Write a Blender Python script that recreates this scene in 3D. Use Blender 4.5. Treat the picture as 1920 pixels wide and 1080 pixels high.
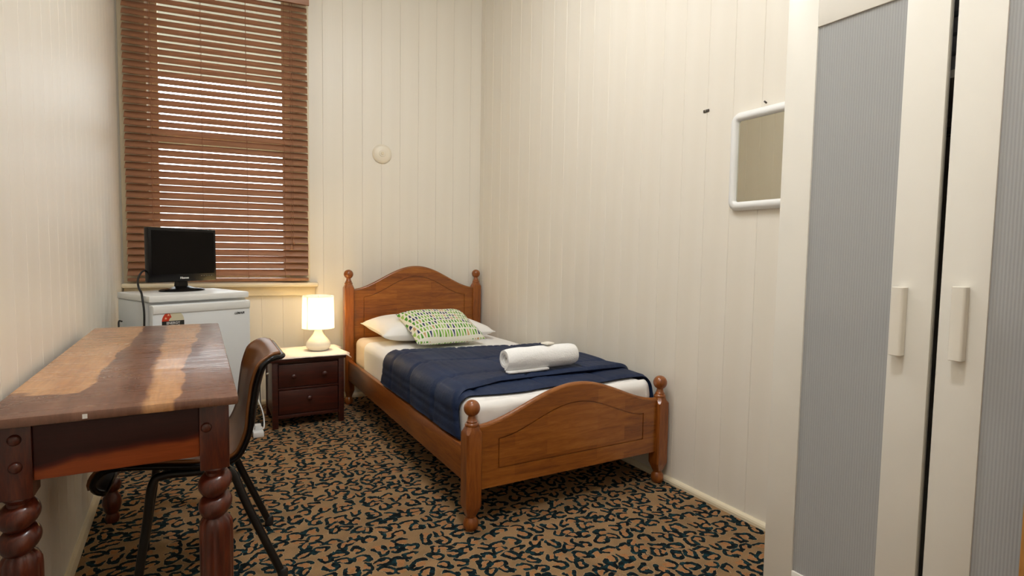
import bpy, bmesh, math, random
from mathutils import Vector, Matrix, noise
random.seed(7)
PI = math.pi
SC = bpy.context.scene
COL = SC.collection
for o in list(bpy.data.objects):
    bpy.data.objects.remove(o)

# ------------------------------------------------------------------ camera
CF, PITCH, YAW, ROLL, CH = 1038.7566, 0.0629, 0.5155, -0.0157, 1.0883
_f = Vector((math.sin(YAW)*math.cos(PITCH), math.cos(YAW)*math.cos(PITCH), -math.sin(PITCH)))
_r = Vector((math.cos(YAW), -math.sin(YAW), 0)); _d = _f.cross(_r)
_r2 = _r*math.cos(ROLL) + _d*math.sin(ROLL); _d2 = -_r*math.sin(ROLL) + _d*math.cos(ROLL)
cam = bpy.data.objects.new('camera', bpy.data.cameras.new('camera')); COL.objects.link(cam)
m = Matrix((_r2, -_d2, -_f)).transposed().to_4x4(); m.translation = (0, 0, CH)
cam.matrix_world = m
cam.data.sensor_width = 36; cam.data.lens = CF*36/1920; cam.data.clip_start = 0.02
SC.camera = cam

# ------------------------------------------------------------------ world, exposure
W = bpy.data.worlds.new('sky'); SC.world = W; W.use_nodes = True
bg = W.node_tree.nodes['Background']; bg.inputs[0].default_value = (0.93, 0.97, 1.0, 1); bg.inputs[1].default_value = 5.0
SC.view_settings.view_transform = 'Standard'
try: SC.view_settings.look = 'None'
except Exception: pass
SC.view_settings.gamma = 1; SC.view_settings.exposure = 0.96
try: SC.view_settings.use_curve_mapping = False
except Exception: pass
SC.cycles.use_denoising = True
SC.cycles.max_bounces = 8; SC.cycles.diffuse_bounces = 4; SC.cycles.glossy_bounces = 3
SC.cycles.sample_clamp_indirect = 6

# ------------------------------------------------------------------ materials
def lin(c):
    return tuple((x/255/12.92 if x/255 <= .04045 else ((x/255+.055)/1.055)**2.4) for x in c) + (1,)
class NT:
    def __init__(s, name):
        s.m = bpy.data.materials.new(name); s.m.use_nodes = True
        s.t = s.m.node_tree; s.b = s.t.nodes['Principled BSDF']; s.out = s.t.nodes['Material Output']
    def n(s, typ, **kw):
        x = s.t.nodes.new(typ)
        for k, v in kw.items():
            if k.startswith('i_'): x.inputs[k[2:].replace('_', ' ')].default_value = v
            else: setattr(x, k, v)
        return x
    def l(s, a, b): s.t.links.new(a, b)
    def math(s, op, a, b=None, c=None, clamp=False):
        x = s.t.nodes.new('ShaderNodeMath'); x.operation = op; x.use_clamp = clamp
        for i, v in enumerate((a, b, c)):
            if v is None: continue
            if isinstance(v, (int, float)): x.inputs[i].default_value = v
            else: s.l(v, x.inputs[i])
        return x.outputs[0]
    def ramp(s, fac, stops, interp='LINEAR'):
        x = s.t.nodes.new('ShaderNodeValToRGB'); x.color_ramp.interpolation = interp
        e = x.color_ramp.elements
        while len(e) < len(stops): e.new(0.5)
        for el, (p, c) in zip(e, stops): el.position = p; el.color = c
        s.l(fac, x.inputs[0]); return x.outputs[0]
    def mix(s, fac, a, b):
        x = s.t.nodes.new('ShaderNodeMix'); x.data_type = 'RGBA'
        for sock, v in ((x.inputs[0], fac), (x.inputs[6], a), (x.inputs[7], b)):
            if isinstance(v, (int, float, tuple)): sock.default_value = v
            else: s.l(v, sock)
        return x.outputs[2]
    def obj_co(s, scale=(1, 1, 1), rot=(0, 0, 0)):
        tc = s.n('ShaderNodeTexCoord'); mp = s.n('ShaderNodeMapping')
        mp.inputs['Scale'].default_value = scale; mp.inputs['Rotation'].default_value = rot
        s.l(tc.outputs['Object'], mp.inputs[0]); return mp.outputs[0]
    def noise(s, co, scale, detail=3, rough=.5, dist=0):
        x = s.n('ShaderNodeTexNoise'); s.l(co, x.inputs['Vector'])
        x.inputs['Scale'].default_value = scale; x.inputs['Detail'].default_value = detail
        x.inputs['Roughness'].default_value = rough; x.inputs['Distortion'].default_value = dist
        return x.outputs['Fac']
    def bump(s, h, strength=.3, dist=.01):
        x = s.n('ShaderNodeBump'); x.inputs['Strength'].default_value = strength; x.inputs['Distance'].default_value = dist
        s.l(h, x.inputs['Height']); s.l(x.outputs[0], s.b.inputs['Normal'])
    def set(s, rough=.5, metal=0, col=None, spec=.5, coat=0):
        s.b.inputs['Roughness'].default_value = rough; s.b.inputs['Metallic'].default_value = metal
        s.b.inputs['Specular IOR Level'].default_value = spec; s.b.inputs['Coat Weight'].default_value = coat
        if col is not None:
            if isinstance(col, tuple): s.b.inputs['Base Color'].default_value = col
            else: s.l(col, s.b.inputs['Base Color'])
        return s.m

def plain(name, rgb, rough=.5, metal=0, var=.06, nscale=6, bump=0, bscale=60, spec=.5):
    t = NT(name); co = t.obj_co(); nz = t.noise(co, nscale, 4)
    c = lin(rgb); lo = tuple(x*(1-var) for x in c[:3])+(1,); hi = tuple(min(1, x*(1+var)) for x in c[:3])+(1,)
    t.set(rough, metal, t.ramp(nz, [(.3, lo), (.7, hi)]), spec)
    if bump: t.bump(t.noise(co, bscale, 3), bump, .004)
    return t.m

def wood(name, dark, mid, light, scale=(1, 1, 1), rough=.35, grain=14, coat=0.0, staves=None):
    """grain runs along the object axis with the smallest scale"""
    t = NT(name); co = t.obj_co(scale)
    a = t.noise(co, grain, 6, .6, .8); b = t.noise(co, grain*5, 3, .6)
    f = t.math('ADD', t.math('MULTIPLY', a, .75), t.math('MULTIPLY', b, .25))
    if staves:
        br = t.n('ShaderNodeTexBrick'); br.offset = .37
        tc = t.n('ShaderNodeTexCoord'); mp = t.n('ShaderNodeMapping'); mp.inputs['Rotation'].default_value = staves[2]
        t.l(tc.outputs['Object'], mp.inputs[0]); t.l(mp.outputs[0], br.inputs['Vector'])
        br.inputs['Color1'].default_value = (0, 0, 0, 1); br.inputs['Color2'].default_value = (1, 1, 1, 1)
        br.inputs['Mortar Size'].default_value = 0; br.inputs['Scale'].default_value = 1
        br.inputs['Brick Width'].default_value = staves[0]; br.inputs['Row Height'].default_value = staves[1]
        f = t.math('ADD', t.math('MULTIPLY', f, .8), t.math('MULTIPLY', br.outputs['Color'], .16))
    c = t.ramp(f, [(.3, lin(dark)), (.5, lin(mid)), (.72, lin(light))])
    t.set(rough, 0, c, .5, coat); t.b.inputs['Coat Roughness'].default_value = .15
    t.bump(b, .06, .003)
    return t.m

M = {}
def wallmat():
    t = NT('cream_wall_paint'); st = t.obj_co((34, 34, 1.2))
    c = t.ramp(t.noise(st, .25, 1), [(.3, lin((234, 227, 213))), (.7, lin((240, 234, 222)))])
    t.set(.42, 0, c, .4)
    t.bump(t.noise(st, 3, 1), .08, .005)
    return t.m
M['wall'] = wallmat()
M['trim'] = plain('cream_gloss_trim', (232, 219, 190), .35, var=.05)
M['ceiling'] = plain('ceiling_white', (240, 236, 226), .7)
M['white'] = plain('wardrobe_white', (236, 232, 222), .35, var=.02)
M['handle'] = plain('handle_white', (233, 227, 214), .4, var=.02)
M['mirror_frame'] = plain('white_plastic', (238, 238, 236), .3, var=.02)
t = NT('mirror_glass'); M['mirror'] = t.set(.02, 1, lin((208, 206, 192)))
M['bed'] = wood('honey_bed_wood', (106, 54, 14), (140, 80, 26), (168, 104, 40), (1, 9, 9), .3, 5, .25)
M['bed_x'] = wood('honey_board_wood', (112, 56, 15), (150, 86, 27), (180, 114, 48), (1, 9, 9), .3, 5, .25, (.42, .062, (PI/2, 0, 0)))
M['bed_y'] = wood('honey_rail_wood', (102, 50, 13), (138, 76, 24), (162, 96, 36), (9, 1, 9), .3, 5, .25)
M['bed_z'] = wood('honey_post_wood', (104, 50, 14), (140, 76, 25), (166, 98, 38), (9, 9, 1), .3, 5, .3)
M['night'] = wood('dark_red_wood', (40, 12, 7), (58, 18, 9), (82, 28, 13), (1, 8, 8), .4, 5, .1)
M['black'] = plain('black_gloss_plastic', (14, 12, 12), .22, var=.1, spec=.25)
M['blackm'] = plain('black_matte_plastic', (22, 20, 19), .5, var=.1)
M['screen'] = NT('tv_screen').set(.25, 0, lin((10, 7, 6)), .12)
M['metal_black'] = plain('black_enamel_metal', (16, 15, 15), .35, var=.1)
M['chrome'] = NT('steel').set(.25, 1, lin((190, 188, 182)))
M['fridge'] = plain('fridge_white', (222, 225, 226), .3, var=.015)
M['fridge_top'] = plain('fridge_top_white', (232, 232, 228), .35, var=.015)
M['rubber'] = plain('grey_gasket', (110, 110, 108), .6)
M['linen'] = plain('white_linen', (246, 243, 239), .85, var=.02, bump=.15, bscale=14)
M['mattress'] = plain('cream_mattress_cover', (232, 216, 196), .85, var=.03, bump=.15, bscale=25)
M['towel'] = plain('white_terry', (250, 249, 247), .95, var=.02, bump=.7, bscale=170)
M['cloth'] = plain('table_cloth', (238, 226, 216), .85, var=.02, bump=.2, bscale=60)
M['paper'] = plain('packet_paper', (240, 234, 220), .6, var=.02)
M['ceramic'] = plain('white_ceramic', (236, 232, 218), .15, var=.01)
M['red'] = plain('label_red', (200, 60, 28), .5)
M['pale'] = plain('label_pale', (214, 206, 176), .5)
M['text_white'] = plain('print_white', (225, 225, 222), .5)
M['text_black'] = plain('print_black', (30, 32, 30), .5)
M['star'] = plain('label_star', (245, 190, 150), .5)
M['hole'] = plain('dark_screw', (70, 62, 54), .5)
M['door'] = wood('varnished_door_wood', (150, 96, 44), (186, 132, 70), (206, 156, 92), (8, 8, 1), .35, 6, .2)
M['awning'] = plain('awning_beige', (100, 95, 80), .7, var=.08)
M['facade'] = plain('white_weatherboard', (238, 236, 232), .7, var=.03)
M['roof_out'] = plain('grey_roof', (150, 150, 150), .6)
M['ground_out'] = plain('pale_concrete', (190, 186, 176), .9)
M['grey_cloth'] = plain('grey_blanket', (150, 152, 160), .9, bump=.3, bscale=80)
M['purple_cloth'] = plain('mauve_blanket', (98, 78, 92), .9, bump=.3, bscale=80)
M['cord'] = plain('brown_cord', (140, 92, 66), .8)
M['vent'] = plain('cream_plastic', (238, 229, 210), .4, var=.02)

def blindmat():
    t = NT('brown_timber_slat'); co = t.obj_co((1, 12, 12))
    f = t.noise(co, 4, 5, .6, .5)
    c = t.ramp(f, [(.25, lin((132, 90, 64))), (.5, lin((152, 107, 78))), (.75, lin((168, 122, 92)))])
    t.set(.4, 0, c, .4); return t.m
M['slat'] = blindmat()

def carpetmat():
    t = NT('leopard_carpet'); tc = t.n('ShaderNodeTexCoord'); P = tc.outputs['Object']
    nz = t.n('ShaderNodeTexNoise'); t.l(P, nz.inputs['Vector']); nz.inputs['Scale'].default_value = 15; nz.inputs['Detail'].default_value = 2
    sub = t.n('ShaderNodeVectorMath', operation='SUBTRACT'); t.l(nz.outputs['Color'], sub.inputs[0]); sub.inputs[1].default_value = (.5, .5, .5)
    sc = t.n('ShaderNodeVectorMath', operation='SCALE'); t.l(sub.outputs[0], sc.inputs[0]); sc.inputs['Scale'].default_value = .062
    fz = t.n('ShaderNodeTexNoise'); t.l(P, fz.inputs['Vector']); fz.inputs['Scale'].default_value = 160
    fs = t.n('ShaderNodeVectorMath', operation='SUBTRACT'); t.l(fz.outputs['Color'], fs.inputs[0]); fs.inputs[1].default_value = (.5, .5, .5)
    fsc = t.n('ShaderNodeVectorMath', operation='SCALE'); t.l(fs.outputs[0], fsc.inputs[0]); fsc.inputs['Scale'].default_value = .008
    ad = t.n('ShaderNodeVectorMath', operation='ADD'); t.l(P, ad.inputs[0]); t.l(sc.outputs[0], ad.inputs[1])
    ad2 = t.n('ShaderNodeVectorMath', operation='ADD'); t.l(ad.outputs[0], ad2.inputs[0]); t.l(fsc.outputs[0], ad2.inputs[1])
    S = 17.0
    v = t.n('ShaderNodeTexVoronoi'); v.voronoi_dimensions = '2D'; v.inputs['Scale'].default_value = S; v.inputs['Randomness'].default_value = .62
    t.l(ad2.outputs[0], v.inputs['Vector'])
    d = v.outputs['Distance']
    pv = t.n('ShaderNodeVectorMath', operation='SUBTRACT'); t.l(ad2.outputs[0], pv.inputs[0])
    t.l(v.outputs['Position'], pv.inputs[1])
    sx = t.n('ShaderNodeSeparateXYZ'); t.l(pv.outputs[0], sx.inputs[0])
    ang = t.math('ARCTAN2', sx.outputs[1], sx.outputs[0])
    sc2 = t.n('ShaderNodeSeparateColor'); t.l(v.outputs['Color'], sc2.inputs[0])
    ph = t.math('MULTIPLY', sc2.outputs[0], 6.283)
    # ring with an angular opening: C and S shaped strokes
    r0 = t.math('ADD', .36, t.math('MULTIPLY', t.math('SINE', t.math('ADD', t.math('MULTIPLY', ang, 2), ph)), .07))
    ring = t.math('ABSOLUTE', t.math('SUBTRACT', d, r0))
    op = t.math('COSINE', t.math('ADD', ang, ph))
    gapc = t.math('ADD', .62, t.math('MULTIPLY', sc2.outputs[1], .5))
    wv = t.math('MULTIPLY', t.math('SMOOTH_MIN', t.math('SUBTRACT', gapc, op), .29, .1), .51)
    dark = t.math('LESS_THAN', ring, wv)
    edge = t.math('LESS_THAN', ring, t.math('ADD', wv, .035))
    inner = t.math('LESS_THAN', d, .30)
    base = t.ramp(t.noise(P, 9, 3), [(.35, lin((142, 114, 82))), (.65, lin((164, 130, 92)))])
    orange = t.ramp(t.noise(P, 60, 2), [(.35, lin((164, 108, 64))), (.65, lin((184, 124, 78)))])
    teal = t.ramp(t.noise(P, 45, 2), [(.4, lin((14, 20, 22))), (.55, lin((22, 40, 44))), (.72, lin((28, 66, 72)))])
    c = t.mix(t.math('MULTIPLY', inner, .65), base, orange)
    c = t.mix(t.math('MULTIPLY', edge, .55), c, lin((186, 162, 128)))
    c = t.mix(dark, c, teal)
    fl = t.noise(P, 420, 1)
    c2 = t.n('ShaderNodeMix'); c2.data_type = 'RGBA'; c2.blend_type = 'MULTIPLY'; c2.inputs[0].default_value = .55
    t.l(c, c2.inputs[6]); t.l(t.ramp(fl, [(.3, (.45, .45, .45, 1)), (.65, (1.15, 1.15, 1.15, 1))]), c2.inputs[7])
    t.set(.95, 0, c2.outputs[2], .1)
    t.bump(t.math('ADD', t.noise(P, 380, 2), t.math('MULTIPLY', dark, -.2)), .5, .006)
    return t.m
M['carpet'] = carpetmat()

def desktop():
    t = NT('two_tone_desk_wood'); tc = t.n('ShaderNodeTexCoord'); P = tc.outputs['Object']
    sp = t.n('ShaderNodeSeparateXYZ'); t.l(P, sp.inputs[0])
    w1 = t.noise(t.obj_co((3, 1.6, 1)), 1.6, 3, .5, .3)
    wob = t.noise(t.obj_co((2.2, 5.5, 1)), 1.6, 4)
    f = t.math('ADD', t.math('DIVIDE', t.math('ADD', sp.outputs[0], .2168), .4335),
        t.math('ADD', t.math('MULTIPLY', t.math('SUBTRACT', w1, .5), .10), t.math('MULTIPLY', t.math('SUBTRACT', wob, .5), .10)))
    q = t.math('DIVIDE', sp.outputs[1], 1.36)
    def below(k0, k1, soft=.012):      # 1 where f lies left of the boundary k0 + k1*q
        d = t.math('SUBTRACT', t.math('ADD', k0, t.math('MULTIPLY', q, k1)), f)
        return t.math('ADD', t.math('DIVIDE', d, soft), .5, clamp=True)
    a, c_, e = below(.30, .10), below(.60, -.02, .03), below(.73, .11)
    nearp = t.math('ADD', t.math('DIVIDE', t.math('SUBTRACT', t.math('ADD', q, t.math('MULTIPLY', t.math('SUBTRACT', wob, .5), .25)), .17), .012), .5, clamp=True)
    pale = t.math('ADD', t.math('MULTIPLY', a, nearp), t.math('MULTIPLY', t.math('SUBTRACT', 1, c_), e), clamp=True)
    tone = t.noise(t.obj_co((5, 1.2, 1)), 2.5, 3)
    dk_ = t.ramp(tone, [(.3, lin((100, 66, 52))), (.7, lin((134, 96, 76)))])
    lt_ = t.ramp(tone, [(.3, lin((176, 126, 84))), (.7, lin((202, 156, 112)))])
    band = t.mix(pale, dk_, lt_)
    gr = t.noise(t.obj_co((22, 1.5, 6)), 5, 5, .65, .4)
    c2 = t.n('ShaderNodeMix'); c2.data_type = 'RGBA'; c2.blend_type = 'MULTIPLY'; c2.inputs[0].default_value = .6
    t.l(band, c2.inputs[6]); t.l(t.ramp(gr, [(.3, (.6, .56, .54, 1)), (.65, (1.12, 1.1, 1.08, 1))]), c2.inputs[7])
    cr = t.noise(t.obj_co((1, 12, 1)), 6, 4, .6)
    t.set(.3, 0, c2.outputs[2], .5, .15)
    t.l(t.ramp(cr, [(.3, (.2, .2, .2, 1)), (.7, (.42, .42, .42, 1))]), t.b.inputs['Roughness'])
    t.bump(gr, .08, .003); return t.m
M['desktop'] = desktop()
def apronmat():
    t = NT('two_tone_apron_wood'); tc = t.n('ShaderNodeTexCoord'); P = tc.outputs['Object']
    sp = t.n('ShaderNodeSeparateXYZ'); t.l(P, sp.inputs[0])
    w = t.noise(t.obj_co((4, 2, 2)), 1.4, 3)
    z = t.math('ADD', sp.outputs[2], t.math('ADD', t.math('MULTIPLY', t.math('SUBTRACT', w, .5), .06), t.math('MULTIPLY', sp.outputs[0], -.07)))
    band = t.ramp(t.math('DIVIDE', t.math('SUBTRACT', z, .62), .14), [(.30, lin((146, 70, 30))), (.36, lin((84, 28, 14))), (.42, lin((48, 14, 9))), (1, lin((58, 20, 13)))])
    gr = t.noise(t.obj_co((2, 3, 26)), 5, 5, .65, .4)
    c2 = t.n('ShaderNodeMix'); c2.data_type = 'RGBA'; c2.blend_type = 'MULTIPLY'; c2.inputs[0].default_value = .6
    t.l(band, c2.inputs[6]); t.l(t.ramp(gr, [(.3, (.6, .55, .5, 1)), (.65, (1.15, 1.12, 1.1, 1))]), c2.inputs[7])
    t.set(.4, 0, c2.outputs[2], .3); return t.m
M['apron'] = apronmat()
M['desk'] = wood('dark_turned_wood', (44, 14, 8), (76, 28, 15), (116, 52, 24), (7, 7, 1), .3, 6, .2)

def vinyl():
    t = NT('brown_vinyl'); co = t.obj_co()
    c = t.ramp(t.noise(co, 7, 4), [(.3, lin((104, 60, 24))), (.7, lin((128, 78, 36)))])
    t.set(.3, 0, c, .5); t.bump(t.noise(co, 120, 2), .06, .002); return t.m
M['vinyl'] = vinyl()

def quiltmat():
    t = NT('navy_quilt'); co = t.obj_co()
    c = t.ramp(t.noise(co, 5, 4), [(.3, lin((17, 31, 60))), (.7, lin((25, 43, 76)))])
    t.set(.62, 0, c, .35); t.b.inputs['Sheen Weight'].default_value = 0
    t.bump(t.noise(co, 30, 4, .6), .35, .006); return t.m
M['quilt'] = quiltmat()
M['quilt_hem'] = plain('navy_binding', (20, 26, 46), .6, var=.15, bump=.3, bscale=50)

def cushionmat():
    t = NT('wedge_print_cotton'); tc = t.n('ShaderNodeTexCoord'); sp = t.n('ShaderNodeSeparateXYZ'); t.l(tc.outputs['Object'], sp.inputs[0])
    u = t.math('DIVIDE', sp.outputs[0], .0195); v = t.math('DIVIDE', sp.outputs[1], .047)
    row = t.math('FLOOR', v); fv = t.math('FRACT', v)
    u = t.math('ADD', u, t.math('MULTIPLY', row, .37))
    colu = t.math('FLOOR', u); fu = t.math('SUBTRACT', t.math('FRACT', u), .5)
    cv = t.n('ShaderNodeCombineXYZ'); t.l(colu, cv.inputs[0]); t.l(row, cv.inputs[1])
    wn = t.n('ShaderNodeTexWhiteNoise'); wn.noise_dimensions = '2D'; t.l(cv.outputs[0], wn.inputs['Vector'])
    par = t.math('FRACT', t.math('MULTIPLY', colu, .5))
    up = t.math('GREATER_THAN', par, .25)
    vv = t.math('ADD', t.math('MULTIPLY', up, fv), t.math('MULTIPLY', t.math('SUBTRACT', 1, up), t.math('SUBTRACT', 1, fv)))
    half = t.math('ADD', .10, t.math('MULTIPLY', vv, .30))
    a = t.math('LESS_THAN', t.math('ABSOLUTE', fu), half)
    b = t.math('LESS_THAN', t.math('ABSOLUTE', t.math('SUBTRACT', fv, .5)), .38)
    mask = t.math('MULTIPLY', a, b)
    cc = t.ramp(wn.outputs[0], [(0, lin((84, 150, 52))), (.32, lin((130, 176, 66))), (.52, lin((46, 58, 98))), (.74, lin((158, 196, 104))), (.88, lin((198, 160, 112)))], 'CONSTANT')
    t.set(.85, 0, t.mix(mask, lin((232, 230, 214)), cc), .2)
    t.bump(t.noise(tc.outputs['Object'], 40, 3), .1, .003); return t.m
M['cushion'] = cushionmat()

def fluted():
    t = NT('fluted_grey_panel'); tc = t.n('ShaderNodeTexCoord'); sp = t.n('ShaderNodeSeparateXYZ'); t.l(tc.outputs['Object'], sp.inputs[0])
    w = t.math('SINE', t.math('MULTIPLY', sp.outputs[1], 2*PI/.0062))
    c = t.ramp(t.math('ADD', t.math('MULTIPLY', w, .5), .5), [(0, lin((164, 165, 165))), (1, lin((174, 175, 175)))])
    t.set(.10, 0, c, .35); t.bump(w, .15, .0014); return t.m
M['flute'] = fluted()

def shademat():
    t = NT('lamp_shade_fabric')
    tr = t.n('ShaderNodeBsdfTranslucent'); tr.inputs[0].default_value = (1, .90, .64, 1)
    df = t.n('ShaderNodeBsdfDiffuse'); df.inputs[0].default_value = (.9, .86, .74, 1)
    mx = t.n('ShaderNodeMixShader'); mx.inputs[0].default_value = .6
    t.l(df.outputs[0], mx.inputs[1]); t.l(tr.outputs[0], mx.inputs[2]); t.l(mx.outputs[0], t.out.inputs[0]); return t.m
M['shade'] = shademat()
def emis(name, c, s):
    t = NT(name); e = t.n('ShaderNodeEmission'); e.inputs[0].default_value = c; e.inputs[1].default_value = s
    t.l(e.outputs[0], t.out.inputs[0]); return t.m
t = NT('window_glass'); gl = t.n('ShaderNodeBsdfGlossy'); gl.inputs['Roughness'].default_value = .02
tp = t.n('ShaderNodeBsdfTransparent'); tp.inputs[0].default_value = (.95, .97, .96, 1)
fr = t.n('ShaderNodeFresnel'); fr.inputs[0].default_value = 1.45; mx = t.n('ShaderNodeMixShader')
t.l(fr.outputs[0], mx.inputs[0]); t.l(tp.outputs[0], mx.inputs[1]); t.l(gl.outputs[0], mx.inputs[2]); t.l(mx.outputs[0], t.out.inputs[0]); M['glass'] = t.m

# ------------------------------------------------------------------ mesh helpers
def box(bm, lo, hi, bev=0, seg=2):
    r = bmesh.ops.create_cube(bm, size=1)
    c = [(a+b)/2 for a, b in zip(lo, hi)]; s = [b-a for a, b in zip(lo, hi)]
    for v in r['verts']: v.co = Vector([v.co[i]*s[i]+c[i] for i in range(3)])
    if bev:
        es = list({e for v in r['verts'] for e in v.link_edges})
        bmesh.ops.bevel(bm, geom=es, offset=bev, segments=seg, affect='EDGES', profile=.5)
    return bm
def lathe(bm, prof, seg=24, c=(0, 0, 0), rf=None):
    rings = []
    for (r, z) in prof:
        if r < 1e-5: rings.append([bm.verts.new((c[0], c[1], c[2]+z))]); continue
        ring = []
        for i in range(seg):
            a = 2*PI*i/seg; rr, zz = (r, z) if rf is None else rf(r, z, a)
            ring.append(bm.verts.new((c[0]+rr*math.cos(a), c[1]+rr*math.sin(a), c[2]+zz)))
        rings.append(ring)
    for a, b in zip(rings, rings[1:]):
        for i in range(seg):
            j = (i+1) % seg
            if len(a) == 1 and len(b) == 1: continue
            if len(a) == 1: bm.faces.new((a[0], b[i], b[j]))
            elif len(b) == 1: bm.faces.new((a[i], a[j], b[0]))
            else: bm.faces.new((a[i], a[j], b[j], b[i]))
    for ring, fl in ((rings[0], 1), (rings[-1], 0)):
        if len(ring) > 1: bm.faces.new(ring[::-1] if fl else ring)
    return bm
def tube(bm, pts, r, seg=8, closed=False):
    pts = [Vector(p) for p in pts]; n = len(pts); rings = []
    up = None
    for i, p in enumerate(pts):
        tg = (pts[(i+1) % n]-pts[i-1]) if closed else (pts[min(i+1, n-1)]-pts[max(i-1, 0)])
        tg.normalize()
        if up is None:
            up = Vector((0, 0, 1)) if abs(tg.z) < .9 else Vector((1, 0, 0))
        side = tg.cross(up)
        if side.length < 1e-4: side = tg.cross(Vector((0, 1, 0)))
        side.normalize(); up = side.cross(tg)
        rr = r[i] if isinstance(r, (list, tuple)) else r
        rings.append([bm.verts.new(p+(side*math.cos(2*PI*k/seg)+up*math.sin(2*PI*k/seg))*rr) for k in range(seg)])
    rng = range(n) if closed else range(n-1)
    for i in rng:
        a, b = rings[i], rings[(i+1) % n]
        for k in range(seg): bm.faces.new((a[k], a[(k+1) % seg], b[(k+1) % seg], b[k]))
    if not closed: bm.faces.new(rings[0][::-1]); bm.faces.new(rings[-1])
    return bm
def smooth_path(ctrl, n=8):
    P = [Vector(p) for p in ctrl]; P = [P[0]*2-P[1]]+P+[P[-1]*2-P[-2]]; out = []
    for i in range(1, len(P)-2):
        for k in range(n):
            u = k/n; a, b, c, d = P[i-1], P[i], P[i+1], P[i+2]
            out.append(.5*((2*b)+(c-a)*u+(2*a-5*b+4*c-d)*u*u+(3*b-a-3*c+d)*u**3))
    out.append(P[-2]); return out
def strip(bm, xs, zlo, zhi, y0, y1):
    """solid between the curves zlo(x) and zhi(x), from y0 to y1"""
    R = []
    for x in xs: R.append([bm.verts.new((x, y, z)) for (y, z) in ((y0, zlo(x)), (y0, zhi(x)), (y1, zhi(x)), (y1, zlo(x)))])
    for a, b in zip(R, R[1:]):
        for k in range(4):
            l = (k+1) % 4; bm.faces.new((a[k], a[l], b[l], b[k]))
    bm.faces.new(R[0][::-1]); bm.faces.new(R[-1]); return bm
def prism(bm, poly, h0, h1, axis='y'):
    f = {'y': lambda p, h: (p[0], h, p[1]), 'z': lambda p, h: (p[0], p[1], h), 'x': lambda p, h: (h, p[0], p[1])}[axis]
    A = [bm.verts.new(f(p, h0)) for p in poly]; B = [bm.verts.new(f(p, h1)) for p in poly]
    n = len(poly); bm.faces.new(A); bm.faces.new(B[::-1])
    for i in range(n): bm.faces.new((A[i], B[i], B[(i+1) % n], A[(i+1) % n]))
    return bm
def obj(name, bm, mat, parent=None, smooth=None, loc=None, rotz=0):
    bmesh.ops.recalc_face_normals(bm, faces=bm.faces)
    me = bpy.data.meshes.new(name); bm.to_mesh(me); bm.free()
    me.materials.append(M[mat] if isinstance(mat, str) else mat)
    if smooth is not None:
        me.shade_smooth()
        try: me.set_sharp_from_angle(angle=math.radians(smooth))
        except Exception: pass
    o = bpy.data.objects.new(name, me); COL.objects.link(o)
    if parent is not None: o.parent = parent
    if loc is not None: o.location = loc
    o.rotation_euler.z = rotz
    return o
def B(): return bmesh.new()
def part(name, lo, hi, mat, parent=None, bev=.003, smooth=40): return obj(name, box(B(), lo, hi, bev), mat, parent, smooth)
def thing(name, label, cat, loc=(0, 0, 0), rotz=0, group=None):
    o = bpy.data.objects.new(name, None); COL.objects.link(o); o.empty_display_size = .05
    o.location = loc; o.rotation_euler.z = rotz; tag(o, label, cat, group); return o
def tag(o, label, cat, group=None):
    o['label'] = label; o['category'] = cat
    if group: o['group'] = group
    return o
def struct(o, label=None, cat=None):
    o['kind'] = 'structure'
    if label: o['label'] = label
    if cat: o['category'] = cat
    return o
def text(name, body, size, mat, parent, mtx, align='CENTER', italic=0, bold=0):
    cu = bpy.data.curves.new(name, 'FONT'); cu.body = body; cu.size = size; cu.align_x = align; cu.align_y = 'CENTER'
    cu.extrude = .0004; cu.shear = italic; cu.offset = bold
    tmp = bpy.data.objects.new('tmp', cu); COL.objects.link(tmp)
    dg = bpy.context.evaluated_depsgraph_get(); me = bpy.data.meshes.new_from_object(tmp.evaluated_get(dg))
    bpy.data.objects.remove(tmp); bpy.data.curves.remove(cu)
    me.name = name; me.materials.clear(); me.materials.append(M[mat])
    o = bpy.data.objects.new(name, me); COL.objects.link(o); o.parent = parent; o.matrix_local = mtx; return o
FRONT = Matrix.Rotation(PI/2, 4, 'X')      # text reading from -y

# ------------------------------------------------------------------ the room
XR, D, BWS = 1.959, 3.998, -.13
YN, ZC = -.75, 3.15
def yb(x): return D + BWS*(x-XR)                       # back wall face
def xl(y): return -.395 - .0175*(y-2.6)                # left wall face
bang = math.atan(BWS)                                   # back wall turned a little
BD = .137
floor = struct(obj('floor', box(B(), (-.62, YN-.1, -.06), (2.1, 4.5, 0)), 'carpet'), 'tan carpet with a dark teal and orange leopard pattern', 'carpet')
ceil = struct(obj('ceiling', box(B(), (-.62, YN-.1, ZC), (2.1, 4.5, ZC+.08)), 'ceiling'), 'plain white ceiling', 'ceiling')
def board_mesh(w, h, t=.012, ch=.0018):
    # one tongue and groove board: runs in x, faces -y, both long edges chamfered
    bm = B(); g = .0002
    prism(bm, [(g, t), (g, ch), (ch+g, 0), (w-ch-g, 0), (w-g, ch), (w-g, t)], 0, h, 'z')
    bmesh.ops.recalc_face_normals(bm, faces=bm.faces)
    me = bpy.data.meshes.new('board'); bm.to_mesh(me); bm.free(); me.materials.append(M['wall']); return me
BT = .012
def boards(wall, spans):
    cache = {}
    for (u, w, z0, z1) in spans:
        k = (round(w, 4), round(z1-z0, 3))
        if k not in cache: cache[k] = board_mesh(w, z1-z0, BT)
        o = bpy.data.objects.new('board', cache[k]); COL.objects.link(o); o.parent = wall; o.location = (u, -BT, z0)
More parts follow.
